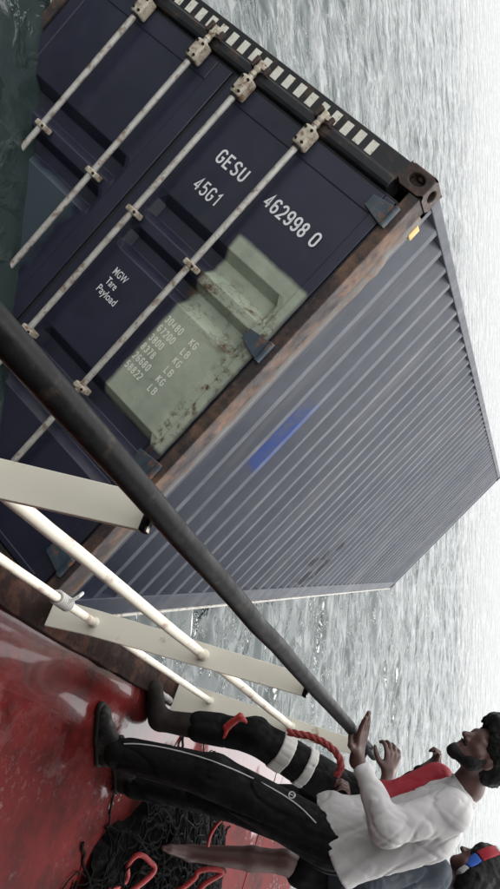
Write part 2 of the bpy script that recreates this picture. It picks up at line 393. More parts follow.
# corner castings with their oval apertures
def holed(mb, c, u, v, n, hu, hv, ru, rv, depth, K=16):
    c, u, v, n = Vector(c), Vector(u), Vector(v), Vector(n); i = len(mb.v)
    for k in range(K):
        a = 2 * math.pi * (k + .5) / K; ca, sa = math.cos(a), math.sin(a)
        t = 1 / max(abs(ca) / 1, abs(sa) / 1)
        mb.v.append(tuple(c + u * hu * ca * t + v * hv * sa * t))
    for dd in (0, depth):
        for k in range(K):
            a = 2 * math.pi * (k + .5) / K
            mb.v.append(tuple(c + u * ru * math.cos(a) + v * rv * math.sin(a) - n * dd))
    for k in range(K):
        k2 = (k + 1) % K
        mb.f.append((i + k, i + k2, i + K + k2, i + K + k)); mb.f.append((i + K + k, i + K + k2, i + 2 * K + k2, i + 2 * K + k))
    mb.f.append(tuple(i + 2 * K + k for k in range(K)))
for ix in (0, 1):
    for iy in (0, 1):
        for iz in (0, 1):
            mb = MB(); sx, sy, sz = .162, .178, .118
            x0 = 0 if not ix else CW - sx; y0 = 0 if not iy else CL - sy; z0 = 0 if not iz else CH - sz
            x0 += (-.004 if not ix else .004); y0 += (-.006 if not iy else .006); z0 += (-.005 if not iz else .006)
            cxx, cyy, czz = x0 + sx / 2, y0 + sy / 2, z0 + sz / 2
            ox, oy, oz = (1 if ix else -1), (1 if iy else -1), (1 if iz else -1)
            holed(mb, (cxx + ox * sx / 2, cyy, czz), (0, 1, 0), (0, 0, 1), (ox, 0, 0), sy / 2, sz / 2, .042, .029, .05)
            holed(mb, (cxx, cyy + oy * sy / 2, czz), (1, 0, 0), (0, 0, 1), (0, oy, 0), sx / 2, sz / 2, .042, .029, .05)
            holed(mb, (cxx, cyy, czz + oz * sz / 2), (1, 0, 0), (0, 1, 0), (0, 0, oz), sx / 2, sy / 2, .034, .062, .05)
            a, bq, cq = sx / 2, sy / 2, sz / 2
            mb.quad((cxx - ox * a, cyy - bq, czz - cq), (cxx - ox * a, cyy + bq, czz - cq), (cxx - ox * a, cyy + bq, czz + cq), (cxx - ox * a, cyy - bq, czz + cq))
            mb.quad((cxx - a, cyy - oy * bq, czz - cq), (cxx + a, cyy - oy * bq, czz - cq), (cxx + a, cyy - oy * bq, czz + cq), (cxx - a, cyy - oy * bq, czz + cq))
            mb.quad((cxx - a, cyy - bq, czz - oz * cq), (cxx + a, cyy - bq, czz - oz * cq), (cxx + a, cyy + bq, czz - oz * cq), (cxx - a, cyy + bq, czz - oz * cq))
            me = bpy.data.meshes.new('corner_casting'); me.from_pydata(mb.v, [], mb.f)
            bm = bmesh.new(); bm.from_mesh(me); bmesh.ops.remove_doubles(bm, verts=bm.verts, dist=.0006); bm.to_mesh(me); bm.free()
            link('corner_casting', me, 'casting_steel', box, .008)
# posts: a door-side strip and a stepped side leg
zz0, zz1 = .118, CH - .116
for ix in (0, 1):
    def fx(x): return CW - x if ix else x
    poly = [(fx(0), 0.0), (fx(.066), 0.0), (fx(.066), .06), (fx(.045), .06), (fx(.045), .15), (fx(.0), .15)]
    pt('corner_post', MB().prism(poly, 2, zz0, zz1), 'rusty_steel', .006)
    poly = [(fx(.03), CL), (fx(.14), CL), (fx(.14), CL - .12), (fx(0), CL - .12), (fx(0), CL - .03)]
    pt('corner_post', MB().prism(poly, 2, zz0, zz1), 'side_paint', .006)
# crumpled strip where the near post joins the panel
mb = MB(); rr = random.Random(11); K = 46; prof = []
rows = []
for k in range(K + 1):
    z = .20 + (zz1 - .22) * k / K
    kink = .016 * math.exp(-((z - 2.45) / .05) ** 2) + .010 * math.exp(-((z - 2.30) / .10) ** 2)
    rows.append([(CW - .012, .152, z), (CW - .002 + kink * .5, .166, z), (CW + .004 + kink + rr.uniform(-.0025, .0025), .195 + kink, z), (CW - .004, .218, z), (CW - .02, .228, z)])
for r_ in rows: mb.v += r_
for k in range(K):
    for j in range(4): i = k * 5 + j; mb.f.append((i, i + 1, i + 6, i + 5))
pt('post_flange', mb, 'flange_steel', 0, smooth=True)
# header and sill
hd = pt('door_header', MB().prism([(.012, CH - .176), (-.012, CH - .168), (-.018, CH - .15), (-.018, CH - .112), (.004, CH - .104), (.004, CH - .004), (.12, CH - .002), (.12, CH - .176)], 0, .158, CW - .158), 'header_dark', .004)
bs = .083
for k in range(30):
    x = .10 + .045 + k * bs
    if x + .043 > CW - .33: break
    wv = random.uniform(-.003, .003)
    m_ = MB().box((x, .0025, CH - .094 + wv), (x + .043, .0055, CH - .028 + wv))
    if x < .17: continue
    m_.build('hazard_block', 'pale_mark', hd)
sill = pt('door_sill', MB().prism([(-.004, .005), (.12, .005), (.12, .15), (.03, .15), (.03, .125), (-.004, .125)], 0, .158, CW - .158), 'rusty_steel', .004)
# side rails
for ix in (0, 1):
    x0, x1 = ((CW - .062, CW - .002) if ix else (.002, .062))
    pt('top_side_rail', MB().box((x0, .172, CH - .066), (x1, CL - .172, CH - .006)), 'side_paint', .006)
    a0 = CW if ix else 0; s_ = -1 if ix else 1
    pt('bottom_side_rail', MB().prism([(a0 + s_ * .004, .012), (a0 + s_ * .05, .012), (a0 + s_ * .05, .02), (a0 + s_ * .012, .02), (a0 + s_ * .012, .148), (a0 + s_ * .05, .148), (a0 + s_ * .05, .158), (a0 + s_ * .004, .158)][::1], 1, .172, CL - .172) if False else
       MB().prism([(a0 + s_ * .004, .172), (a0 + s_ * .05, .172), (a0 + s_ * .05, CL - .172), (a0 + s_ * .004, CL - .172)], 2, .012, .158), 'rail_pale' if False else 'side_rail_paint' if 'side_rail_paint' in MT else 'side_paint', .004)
    pt('rail_flange', MB().box((a0 - .006 if ix else a0 - .010, .175, -.006), (a0 + .010 if ix else a0 + .006, CL - .175, .0115)), 'rod_steel', .003)
# corrugated panels
def corr(n0, n1, pitch, flat, slope, depth):
    pts = [(n0, 0)]; y = n0 + .04
    while y + pitch < n1:
        pts += [(y, 0), (y + slope, depth), (y + slope + flat, depth), (y + 2 * slope + flat, 0)]; y += pitch
    pts.append((n1, 0)); return pts
prof = corr(.21, CL - .11, .2775, .056, .082, .048)
for ix in (0, 1):
    mb = MB(); zs = [.150, .8, 1.5, 2.2, CH - .055]; rr = random.Random(4 + ix)
    den = [[rr.uniform(-.002, .002) for _ in zs] for _ in prof]
    for a, (y, d) in enumerate(prof):
        for k, z in enumerate(zs):
            dx = d + .009 + (den[a][k] if 0 < k < 4 else 0); mb.v.append(((CW - dx) if ix else dx, y, z))
    n = len(zs)
    for a in range(len(prof) - 1):
        for k in range(n - 1): i = a * n + k; mb.f.append((i, i + 1, i + n + 1, i + n))
    # closing lip along the bottom of the corrugation
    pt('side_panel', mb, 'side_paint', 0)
mb = MB(); prof = corr(.12, CL - .12, .209, .091, .0135, .02)
for y, d in prof: mb.v += [(.04, y, CH - .012 - d), (CW - .04, y, CH - .012 - d)]
for a in range(len(prof) - 1): i = 2 * a; mb.f.append((i, i + 1, i + 3, i + 2))
pt('roof_panel', mb, 'roof_paint', 0)
mb = MB(); prof = corr(.14, CW - .14, .25, .110, .018, .0456)
for x, d in prof: mb.v += [(x, CL - .02 - d, .12), (x, CL - .02 - d, CH - .06)]
for a in range(len(prof) - 1): i = 2 * a; mb.f.append((i, i + 1, i + 3, i + 2))
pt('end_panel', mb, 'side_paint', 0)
pt('end_header', MB().box((.16, CL - .10, CH - .07), (CW - .16, CL - .004, CH - .006)), 'side_paint', .005)
pt('end_sill', MB().box((.16, CL - .10, .012), (CW - .16, CL - .004, .15)), 'side_paint', .005)
pt('floor', MB().box((.052, .12, .125), (CW - .052, CL - .1, .15)), 'rusty_steel', 0)
for k in range(38):
    y = .35 + k * .305
    pt('cross_member', MB().prism([(y, .02), (y + .045, .02), (y + .045, .122), (y, .122)], 0, .052, CW - .052) if False else MB().box((.052, y, .025), (CW - .052, y + .045, .1245)), 'rusty_steel', 0)
pt('yellow_tab', MB().box((CW - .006, .19, CH - .235), (CW + .009, .255, CH - .165)), 'brass_tab', .006)

# doors
ZP = [(.20, 0), (.74, 0), (.785, .052), (.845, .052), (.885, 0), (.955, 0), (.995, .052), (1.075, .052), (1.125, 0),
      (1.665, 0), (1.71, .052), (1.775, .052), (1.815, 0), (1.87, 0), (1.91, .052), (1.985, .052), (2.035, 0), (2.59, 0)]
def door(x0, x1, px0, px1):
    mb = MB(); fy = .016
    # pressed panel, closed off at both ends of every groove
    xs = [px0, px0 + .03, px0 + .06, px1 - .06, px1 - .03, px1]
    for z, d in ZP:
        for a, x in enumerate(xs): mb.v.append((x, fy + (d if 1 < a < 4 else d * .15 if a in (1, 4) else 0), z))
    for k in range(len(ZP) - 1):
        for a in range(5): i = k * 6 + a; mb.f.append((i, i + 1, i + 7, i + 6))
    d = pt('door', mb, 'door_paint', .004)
    return d
DOORS = []
for (x0, x1, p0, p1) in ((.082, 1.207, .165, 1.105), (1.231, CW - .082, 1.335, 2.292)):
    d = door(x0, x1, p0, p1)
    fr = MB().box((x0, .010, .165), (p0 + .002, .055, 2.705)).box((p1 - .002, .010, .165), (x1, .055, 2.705))
    fr.build('door_stile', 'door_paint', d, .006)
    MB().box((p0 + .0025, .011, 2.588), (p1 - .0025, .055, 2.705)).build('door_top_bar', 'door_paint', d, .006)
    MB().box((p0 + .0025, .011, .165), (p1 - .0025, .055, .203)).build('door_bottom_bar', 'door_paint', d, .006)
    g = MB().box((x0 - .012, .022, .155), (x0 - .001, .05, 2.716)).box((x1 + .001, .022, .155), (x1 + .012, .05, 2.716)).box((x0, .022, 2.706), (x1, .05, 2.718))
    g.build('gasket', 'gasket_rubber', d)
    edge = x0 if x0 < 1 else x1; sg = -1 if x0 < 1 else 1
    for hz in (.36, 1.0, 1.79, 2.635):      # hinge blades and pins at the outer edge
        hb = MB()
        xa, xb_ = (edge - sg * .105, edge + sg * .01)
        poly = [(xa, hz - .028), (xb_, hz - .055), (xb_ + sg * .035, hz - .055), (xb_ + sg * .035, hz + .05), (xb_, hz + .05), (xa, hz + .034)]
        hb.prism([(p[0], p[1]) for p in poly], 1, -.012, .0095)
        hb.tube([(edge + sg * .035, -.012, hz - .06), (edge + sg * .035, -.012, hz + .055)], .017, 14)
        hb.build('hinge', 'hinge_paint', d, .003)
    DOORS.append(d)
pt('cargo_wall', MB().box((.05, .075, .15), (CW - .05, .085, CH - .17)), 'gasket_rubber', 0)
# lock rods
for x, has in ((.55, 0), (1.0, 1), (1.345, 0), (1.80, 1)):
    ry = -.045
    rod = pt('lock_rod', MB().tube([(x, ry, .06), (x, ry, .8), (x, ry, 1.6), (x, ry, 2.2), (x, ry, 2.74)], .0168, 16), 'rod_steel', 0, smooth=True)
    for z, hw, hh in ((2.668, .034, .056), (.26, .034, .056)):
        br = MB().box((x - hw, ry - .026, z - hh), (x + hw, .0095, z + hh)).build('bearing_bracket', 'fitting_steel', rod, .012)
        for ax in (-.020, .022):
            for az in (-.035, .035): MB().tube([(x + ax, ry - .0265, z + az), (x + ax, ry - .034, z + az)], .0075, 8).build('bolt', 'bolt_dark', rod)
        MB().tube([(x, ry, z - hh - .012), (x, ry, z - hh)], .0235, 14).build('collar', 'bolt_dark', rod, smooth=True)
    for z in (1.848, 1.03):
        br = MB().box((x - .036, ry - .021, z - .016), (x + .04, .0095, z + .016)); br.build('guide_bracket', 'fitting_steel', rod, .007)
        MB().tube([(x + .028, ry - .0215, z), (x + .028, ry - .028, z)], .007, 8).build('bolt', 'bolt_dark', rod)
    # cam and keeper at the header
    cm = MB()
    cm.tube([(x, ry, 2.738), (x, ry, 2.765)], [.021, .014], 12)
    cm.tube([(x, ry, 2.762), (x, ry, 2.785)], [.014, .022], 12)
    cm.box((x - .014, ry - .008, 2.78), (x + .014, ry + .03, 2.825)).box((x + .012, ry - .004, 2.79), (x + .036, ry + .028, 2.812))
    cm.build('cam', 'fitting_steel', rod, .004)
    MB().box((x - .052, -.052, 2.775), (x - .030, -.0185, 2.835)).box((x + .038, -.05, 2.775), (x + .056, -.0185, 2.82)).build('keeper', 'casting_steel', rod, .005)
    hz = .92 if has else .98
    hd_ = MB()
    sgn = -1 if x in (1.0, 1.8) else 1
    hd_.box((x - .02, ry - .035, hz - .05), (x + .02, ry - .002, hz + .05))
    hd_.tube([(x, ry - .04, hz), (x + sgn * .12, ry - .05, hz - .005), (x + sgn * .40, ry - .045, hz - .03)], [.011, .010, .010], 10)
    hd_.tube([(x + sgn * .40, ry - .045, hz - .03), (x + sgn * .42, ry - .045, hz - .035)], .014, 10)
    hd_.build('handle', 'rod_steel', rod, .003)
    MB().box((x + sgn * .37 - .03, -.075, hz - .075), (x + sgn * .37 + .03, .0095, hz - .045)).build('handle_catch', 'fitting_steel', rod, .006)
# lettering
DG = bpy.context.evaluated_depsgraph_get
def text(body, x, z, cap, width, mat, parent, y=.0085, spacing=1.0, bold=0):
    cu = bpy.data.curves.new('lettering', 'FONT'); cu.body = body; cu.size = 1; cu.offset = bold; cu.space_character = spacing; cu.resolution_u = 4
    o = bpy.data.objects.new('lettering', cu); COL.objects.link(o); bpy.context.view_layer.update()
    me = bpy.data.meshes.new_from_object(o.evaluated_get(DG())); bpy.data.objects.remove(o); bpy.data.curves.remove(cu)
    co = np.array([v.co[:] for v in me.vertices]); mn, mxx = co.min(0), co.max(0)
    hgt = .73 if not body.isdigit() else (mxx[1] - mn[1])
    for v in me.vertices:
        v.co = (x + (v.co.x - mn[0]) / (mxx[0] - mn[0]) * width, y, z + v.co.y / hgt * cap)
    me.name = 'lettering'; me.materials.clear(); me.materials.append(MT[mat])
    t = bpy.data.objects.new('lettering', me); COL.objects.link(t); t.parent = parent; return t
def arc(cx_, cy_, rx, ry, a0, a1, n=7): return [(cx_ + rx * math.cos(R(a0 + (a1 - a0) * k / n)), cy_ + ry * math.sin(R(a0 + (a1 - a0) * k / n))) for k in range(n + 1)]
RX, RY = .5, .25
GL = {   # narrow block capitals and figures in a unit box
 'G': [arc(.5, .75, RX, RY, 15, 180) + arc(.5, .25, RX, RY, 180, 360) + [(1, .46), (.55, .46)]],
 'E': [[(1, 1), (0, 1), (0, 0), (1, 0)], [(0, .52), (.8, .52)]],
 'S': [arc(.5, .77, RX, .23, 15, 180) + arc(.5, .72, RX, .18, 180, 250) + arc(.5, .28, RX, .20, 70, 0) + arc(.5, .23, RX, .23, 0, -165)],
 'U': [[(0, 1)] + arc(.5, .25, RX, RY, 180, 360) + [(1, 1)]],
 '4': [[(.72, 0), (.72, 1), (0, .28), (1, .28)]],
 '5': [[(.95, 1), (.1, 1), (.05, .55)] + arc(.5, .36, RX, .26, 130, 0) + arc(.5, .24, RX, .24, 0, -165)],
 '1': [[(.15, .76), (.6, 1), (.6, 0)]],
 '6': [arc(.5, .75, RX, RY, 20, 180) + arc(.5, .25, RX, RY, 180, 360) + arc(.5, .34, RX, .22, 0, 175)],
 '2': [arc(.5, .74, RX, .26, 170, -10) + [(.9, .5), (0, .0), (1, 0)]],
 '9': [arc(.5, .25, RX, RY, 200, 360) + arc(.5, .75, RX, RY, 0, 180) + arc(.5, .66, RX, .22, 180, 355)],
 '8': [arc(.5, .76, .45, .24, 0, 360, 14), arc(.5, .26, RX, .26, 0, 360, 14)],
 '0': [arc(.5, .75, RX, RY, 0, 180) + arc(.5, .25, RX, RY, 180, 360) + [(1, .75)]],
 '3': [arc(.5, .76, RX, .24, 165, -80) + arc(.5, .26, RX, .26, 80, -165)],
 '7': [[(0, 1), (1, 1), (.35, 0)]],
 'K': [[(0, 0), (0, 1)], [(1, 1), (.02, .42)], [(.3, .58), (1, 0)]],
 'L': [[(0, 1), (0, 0), (.95, 0)]],
 'B': [[(0, 0), (0, 1)] + arc(.5, .77, .45, .23, 90, -90) + [(0, .54)], [(.4, .54)] + arc(.5, .27, .5, .27, 90, -90) + [(0, 0)]],
}
def strokes(body, x, z, h, wch, gap, sw, mat, parent, y):
    mb = MB(); lay = 0
    for ci, ch in enumerate(body):
        for pl in GL[ch]:
            lay += 1; yy = y - .0003 * (lay % 3)
            p_ = [Vector((x + ci * (wch + gap) + sw / 2 + a * (wch - sw), z + sw / 2 + b_ * (h - sw))) for a, b_ in pl]
            i0 = len(mb.v); n = len(p_)
            for k in range(n):
                d1 = (p_[k] - p_[k - 1]).normalized() if k else (p_[1] - p_[0]).normalized(); d2 = (p_[k + 1] - p_[k]).normalized() if k < n - 1 else d1
                nr_ = Vector((-(d1.y + d2.y), d1.x + d2.x)); nr_ = nr_.normalized() if nr_.length > 1e-6 else Vector((-d1.y, d1.x))
                c_ = max(.5, nr_.dot(Vector((-d1.y, d1.x)))); q = nr_ * (sw / 2 / c_)
                mb.v += [(p_[k].x + q.x, yy, p_[k].y + q.y), (p_[k].x - q.x, yy, p_[k].y - q.y)]
            for k in range(n - 1): mb.f.append((i0 + 2 * k, i0 + 2 * k + 1, i0 + 2 * k + 3, i0 + 2 * k + 2))
    return mb.build('lettering', mat, parent)
rd = DOORS[1]
fy = .0125
strokes('GESU', 1.466, 2.312, .080, .043, .0115, .0115, 'white_lettering', rd, .0145)
strokes('462998', 1.836, 2.298, .080, .040, .0085, .0115, 'white_lettering', rd, .0145)
strokes('0', 2.160, 2.298, .080, .042, 0, .0115, 'white_lettering', rd, .0105 - .002)
strokes('45G1', 1.472, 2.136, .078, .038, .010, .0095, 'white_lettering', rd, .0145)
text('MGW', 1.458, 1.545, .043, .098, 'white_lettering', rd, .0145, bold=.008)
text('Tare', 1.462, 1.484, .043, .075, 'white_lettering', rd, .0145, bold=.008)
text('Payload', 1.450, 1.424, .043, .145, 'white_lettering', rd, .0145, bold=.008)
for k, (a, u) in enumerate((('30480', 'KG'), ('67200', 'LB'), ('3800', 'KG'), ('8378', 'LB'), ('26680', 'KG'), ('58822', 'LB'))):
    z = 1.556 - k * .0605
    strokes(a, 1.868, z, .042, .0195, .0055, .0062, 'worn_lettering', rd, .0145)
    strokes(u, 2.052, z, .042, .0215, .0065, .0062, 'worn_lettering', rd, .0145)

# ------------------------------------------------------------------ figures: implicit surfaces turned into one mesh
def A(v): return np.array(v, dtype=np.float64)
def rc(a, b, ra, rb=None):
    a, b = A(a), A(b); rb = ra if rb is None else rb; ba = b - a; L2 = max(1e-9, ba @ ba)
    def f(p):
        q = p - a; t = np.clip(q @ ba / L2, 0, 1); return np.linalg.norm(q - t[:, None] * ba, axis=1) - (ra + (rb - ra) * t)
    return f
def ell(c, axes, r):
    c = A(c); M = A(axes); r = A(r)
    def f(p):
        q = (p - c) @ M.T; k = np.linalg.norm(q / r, axis=1); g = np.linalg.norm(q / (r * r), axis=1) + 1e-9; return k * (k - 1) / g
    return f
def half(c, n):
    c, n = A(c), A(n) / np.linalg.norm(A(n)); return lambda p: (p - c) @ n
def smin(a, b, k):
    if k <= 0: return np.minimum(a, b)
    h = np.clip(.5 + .5 * (b - a) / k, 0, 1); return b + (a - b) * h - k * h * (1 - h)
def union(items, k=.02):
    def f(p):
        d = None
        for it in items:
            fn, kk = it if isinstance(it, tuple) else (it, k)
            v = fn(p); d = v if d is None else smin(d, v, kk)
        return d
    return f
def cut(fn, *planes):
    def f(p):
        d = fn(p)
        for pl in planes: d = -smin(-d, -pl(p), .006)
        return d
    return f
LAT = np.random.default_rng(9).random((32, 32, 32))
def vnoise(p, s, off=0):
    q = p * s + 100.3 + off; i = np.floor(q).astype(int); t = q - i; t = t * t * (3 - 2 * t); i &= 31; j = (i + 1) & 31
    x0, y0, z0 = i.T; x1, y1, z1 = j.T; tx, ty, tz = t.T
    def l(a, b, t): return a + (b - a) * t
    return l(l(l(LAT[x0, y0, z0], LAT[x1, y0, z0], tx), l(LAT[x0, y1, z0], LAT[x1, y1, z0], tx), ty),
             l(l(LAT[x0, y0, z1], LAT[x1, y0, z1], tx), l(LAT[x0, y1, z1], LAT[x1, y1, z1], tx), ty), tz) - .5
def folds(fn, amp, axis, freq=14, off=0):
    axis = A(axis) / np.linalg.norm(A(axis))
    def f(p):
        q = p + axis * ((p @ axis)[:, None] * -.82)          # creases run along the axis
        q = q + .03 * np.stack([vnoise(p, 6, off + 11), vnoise(p, 6, off + 13), vnoise(p, 6, off + 17)], 1)
        n = vnoise(q, freq, off); n2 = vnoise(q, freq * 2.3, off + 3)
        return fn(p) + amp * np.exp(-(n / .05) ** 2) + amp * .45 * np.exp(-(n2 / .05) ** 2) + amp * .5 * vnoise(q, freq * .5, off + 7)
    return f
def surf(fn, lo, hi, h):
    lo, hi = A(lo), A(hi); NB_ = 14; bs = h * NB_
    nb = np.ceil((hi - lo) / bs).astype(int) + 1; D = (nb * NB_ + 3)
    g = np.stack(np.meshgrid(*[np.arange(k) for k in nb], indexing='ij'), -1).reshape(-1, 3)
    cen = lo + (g + .5) * bs; act = g[np.abs(fn(cen)) < bs * 1.25]
    lc = np.stack(np.meshgrid(*[np.arange(NB_ + 1)] * 3, indexing='ij'), -1)
    vid, vpos, quads = [], [], []
    CO = np.array([[i, j, k] for i in (0, 1) for j in (0, 1) for k in (0, 1)])
    def cid(c): return (c[..., 0] + 1) * int(D[1] + 2) * int(D[2] + 2) + (c[..., 1] + 1) * int(D[2] + 2) + (c[..., 2] + 1)
    for s0 in range(0, len(act), 60):
        blk = act[s0:s0 + 60]
        pts = (blk[:, None, None, None, :] * NB_ + lc[None]); val = fn((lo + pts.reshape(-1, 3) * h)).reshape(pts.shape[:-1])
        for bi in range(len(blk)):
            v = val[bi]; ins = v < 0
            if ins.all() or not ins.any(): continue
            cs = np.stack([ins[i:NB_ + i, j:NB_ + j, k:NB_ + k] for i, j, k in CO], 0); sm = cs.sum(0); cc = np.argwhere((sm > 0) & (sm < 8))
            if not len(cc): continue
            w8 = np.stack([v[cc[:, 0] + i, cc[:, 1] + j, cc[:, 2] + k] for i, j, k in CO], 1)
            acc = np.zeros((len(cc), 3)); cnt = np.zeros(len(cc))
            for a in range(8):
                for bq in range(a + 1, 8):
                    if np.abs(CO[a] - CO[bq]).sum() != 1: continue
                    va, vb = w8[:, a], w8[:, bq]; x = (va < 0) != (vb < 0); t = np.where(x, va / np.where(x, va - vb, 1), 0)
                    acc += np.where(x[:, None], CO[a] + (CO[bq] - CO[a]) * t[:, None], 0); cnt += x
            base = blk[bi] * NB_
            vid.append(cid(cc + base)); vpos.append(lo + (cc + base + acc / cnt[:, None]) * h)
            for ax in range(3):
                e = np.zeros(3, int); e[ax] = 1; o1 = np.zeros(3, int); o1[(ax + 1) % 3] = 1; o2 = np.zeros(3, int); o2[(ax + 2) % 3] = 1
                sl0 = tuple(slice(0, NB_) for _ in range(3)); sl1 = tuple(slice(e[q], NB_ + e[q]) for q in range(3))
                a0, a1 = ins[sl0], ins[sl1]; ed = np.argwhere(a0 != a1)
                if not len(ed): continue
                fl = a0[ed[:, 0], ed[:, 1], ed[:, 2]]; ed = ed + base
                q = np.stack([cid(ed - o1 - o2), cid(ed - o2), cid(ed), cid(ed - o1)], 1); q[~fl] = q[~fl][:, ::-1]; quads.append(q)
    vid = np.concatenate(vid); vpos = np.concatenate(vpos); u, ix = np.unique(vid, return_index=True); Vv = vpos[ix]
    q = np.concatenate(quads); k = np.searchsorted(u, q); k = np.clip(k, 0, len(u) - 1); ok = (u[k] == q).all(1)
    return Vv, k[ok]
def sdf_obj(name, fn, pts, pad, h, mat, parent, base):
    pts = A(pts); Vv, q = surf(fn, pts.min(0) - pad, pts.max(0) + pad, h)
    me = np_mesh(name, Vv - A(base), q); me.materials.append(MT[mat])
    o = bpy.data.objects.new(name, me); COL.objects.link(o); o.parent = parent; return o

def basis(fwd, up):
    f = Vector(fwd).normalized(); u = Vector(up); u = (u - f * u.dot(f)).normalized(); return f.cross(u), f, u     # right, forward, up
def head(c, fwd, up, s=1.0, neck=None):
    r, f, u = basis(fwd, up); c = Vector(c); ax = [r, f, u]
    def L(x, y, z): return c + (r * x + f * y + u * z) * s
    it = [(ell(L(0, -.012, .035), ax, A((.074, .094, .088)) * s), .01), (ell(L(0, .02, -.02), ax, A((.064, .072, .085)) * s), .03),
          (rc(L(-.035, .03, -.062), L(0, .068, -.088), .034 * s, .026 * s), .025), (rc(L(.035, .03, -.062), L(0, .068, -.088), .034 * s, .026 * s), .02),
          (rc(L(-.04, .066, .022), L(.04, .066, .022), .018 * s), .018),
          (rc(L(0, .088, .012), L(0, .112, -.022), .008 * s, .0135 * s), .010), (rc(L(-.013, .095, -.027), L(.013, .095, -.027), .0085 * s), .006),
          (rc(L(-.02, .082, -.052), L(.02, .082, -.052), .0085 * s), .006), (rc(L(-.017, .080, -.065), L(.017, .080, -.065), .009 * s), .006)]
    for sx in (-1, 1):
        it.append((rc(L(sx * .045, .058, -.012), L(sx * .055, .04, -.02), .02 * s), .02))
        it.append((ell(L(sx * .077, -.012, -.005), ax, A((.010, .019, .032)) * s), .006))
    if neck: it.append((rc(L(0, -.025, -.03), neck, .052 * s, .058 * s), .03))
    return it, L, ax
def hand(wr, fd, pn, th, curls, spread=.05, s=1.0, thumb=.6):
    wr = Vector(wr); fd = Vector(fd).normalized(); pn = Vector(pn); pn = (pn - fd * pn.dot(fd)).normalized(); sd_ = fd.cross(pn)
    if sd_.dot(Vector(th)) < 0: sd_ = -sd_
    it = [(rc(wr - fd * .02, wr + fd * .03, .025 * s, .022 * s), .02)]; tips = [wr]
    offs = (.031, .0105, -.0105, -.030); lens = (.070, .079, .074, .058)
    for o_, ln, cu in zip(offs, lens, curls):
        kn_ = wr + fd * (.095 - abs(o_) * .25) * s + sd_ * o_ * s
        it.append((rc(wr + fd * .015 * s + sd_ * o_ * .55 * s, kn_, .0145 * s, .0105 * s), .012))
        p0 = kn_; ang = 0; d0 = (fd + sd_ * (o_ / .03) * spread).normalized()
        for seg, rr_ in ((.46, .0094), (.30, .0086), (.24, .0076)):
            ang += cu * (.9 if seg > .4 else 1.0); dv = (d0 * math.cos(ang) + pn * math.sin(ang)).normalized(); p1 = p0 + dv * ln * seg * s * 1.1
            it.append((rc(p0, p1, (rr_ + .0007) * s, rr_ * s), .0035)); p0 = p1
        tips.append(p0)
    t0 = wr + fd * .025 * s + sd_ * .02 * s; t1 = t0 + (fd * .55 + sd_ * .75 + pn * .25).normalized() * .042 * s
    t2 = t1 + (fd * .85 + sd_ * (.6 - thumb) + pn * .45).normalized() * .034 * s; t3 = t2 + (fd * .9 + sd_ * (.3 - thumb) + pn * .5).normalized() * .027 * s
    it += [(rc(t0, t1, .0155 * s, .012 * s), .012), (rc(t1, t2, .0112 * s, .0098 * s), .004), (rc(t2, t3, .0098 * s, .008 * s), .004)]
    return it, tips + [t3]
def person(label, base, group=None):
    return empty('person', Matrix.Translation(base), label, 'person', group)
def shoe(name, heel, toe, mat, parent, base, up, ankle, h=.006):
    heel, toe = Vector(heel), Vector(toe); f = (toe - heel).normalized(); ln = (toe - heel).length; u = Vector(up); s = f.cross(u).normalized()
    def L(a, b_, c_): return heel + f * a * ln + s * b_ + u * c_
    it = [(rc(L(.10, 0, .034), L(.45, 0, .030), .034, .036), .02), (rc(L(.45, .004, .028), L(.86, .004, .026), .038, .030), .03),
          (rc(L(.16, 0, .06), L(.2, 0, .105), .036, .042), .03), (rc(L(.25, 0, .085), L(.6, 0, .05), .034, .028), .03)]
    fn = union(it, .02); fn = cut(fn, half(heel, tuple(-u)))
    o = sdf_obj(name, fn, [heel, toe, ankle], .12, h, mat, parent, base)
    sole = union([(rc(L(.08, 0, .011), L(.5, 0, .011), .041, .040), .02), (rc(L(.5, 0, .011), L(.9, .003, .011), .042, .033), .02)], .02)
    sole = cut(sole, half(L(0, 0, .0015), tuple(-u)), half(L(0, 0, .022), tuple(u)))
    so_ = sdf_obj('sole', sole, [heel, toe], .1, h, 'band_white' if mat == 'nope' else 'bolt_dark', o, base)
    return o
UP = Vector((BOAT[0][2], BOAT[1][2], BOAT[2][2])); LEFT = -EX; AWAY = -EZ
G = 'people at the guard rail'

def spline(pts, n=10, closed=False):
    pts = [Vector(p) for p in pts]; m = len(pts); o = []
    for k in range(m if closed else m - 1):
        a = pts[(k - 1) % m] if closed or k else pts[0]; b_ = pts[k]; c_ = pts[(k + 1) % m]; d_ = pts[(k + 2) % m] if closed or k + 2 < m else pts[-1]
        for j in range(n):
            t = j / n; o.append(.5 * ((2 * b_) + (c_ - a) * t + (2 * a - 5 * b_ + 4 * c_ - d_) * t * t + (3 * b_ - a - 3 * c_ + d_) * t ** 3))
    if not closed: o.append(pts[-1])
    return o

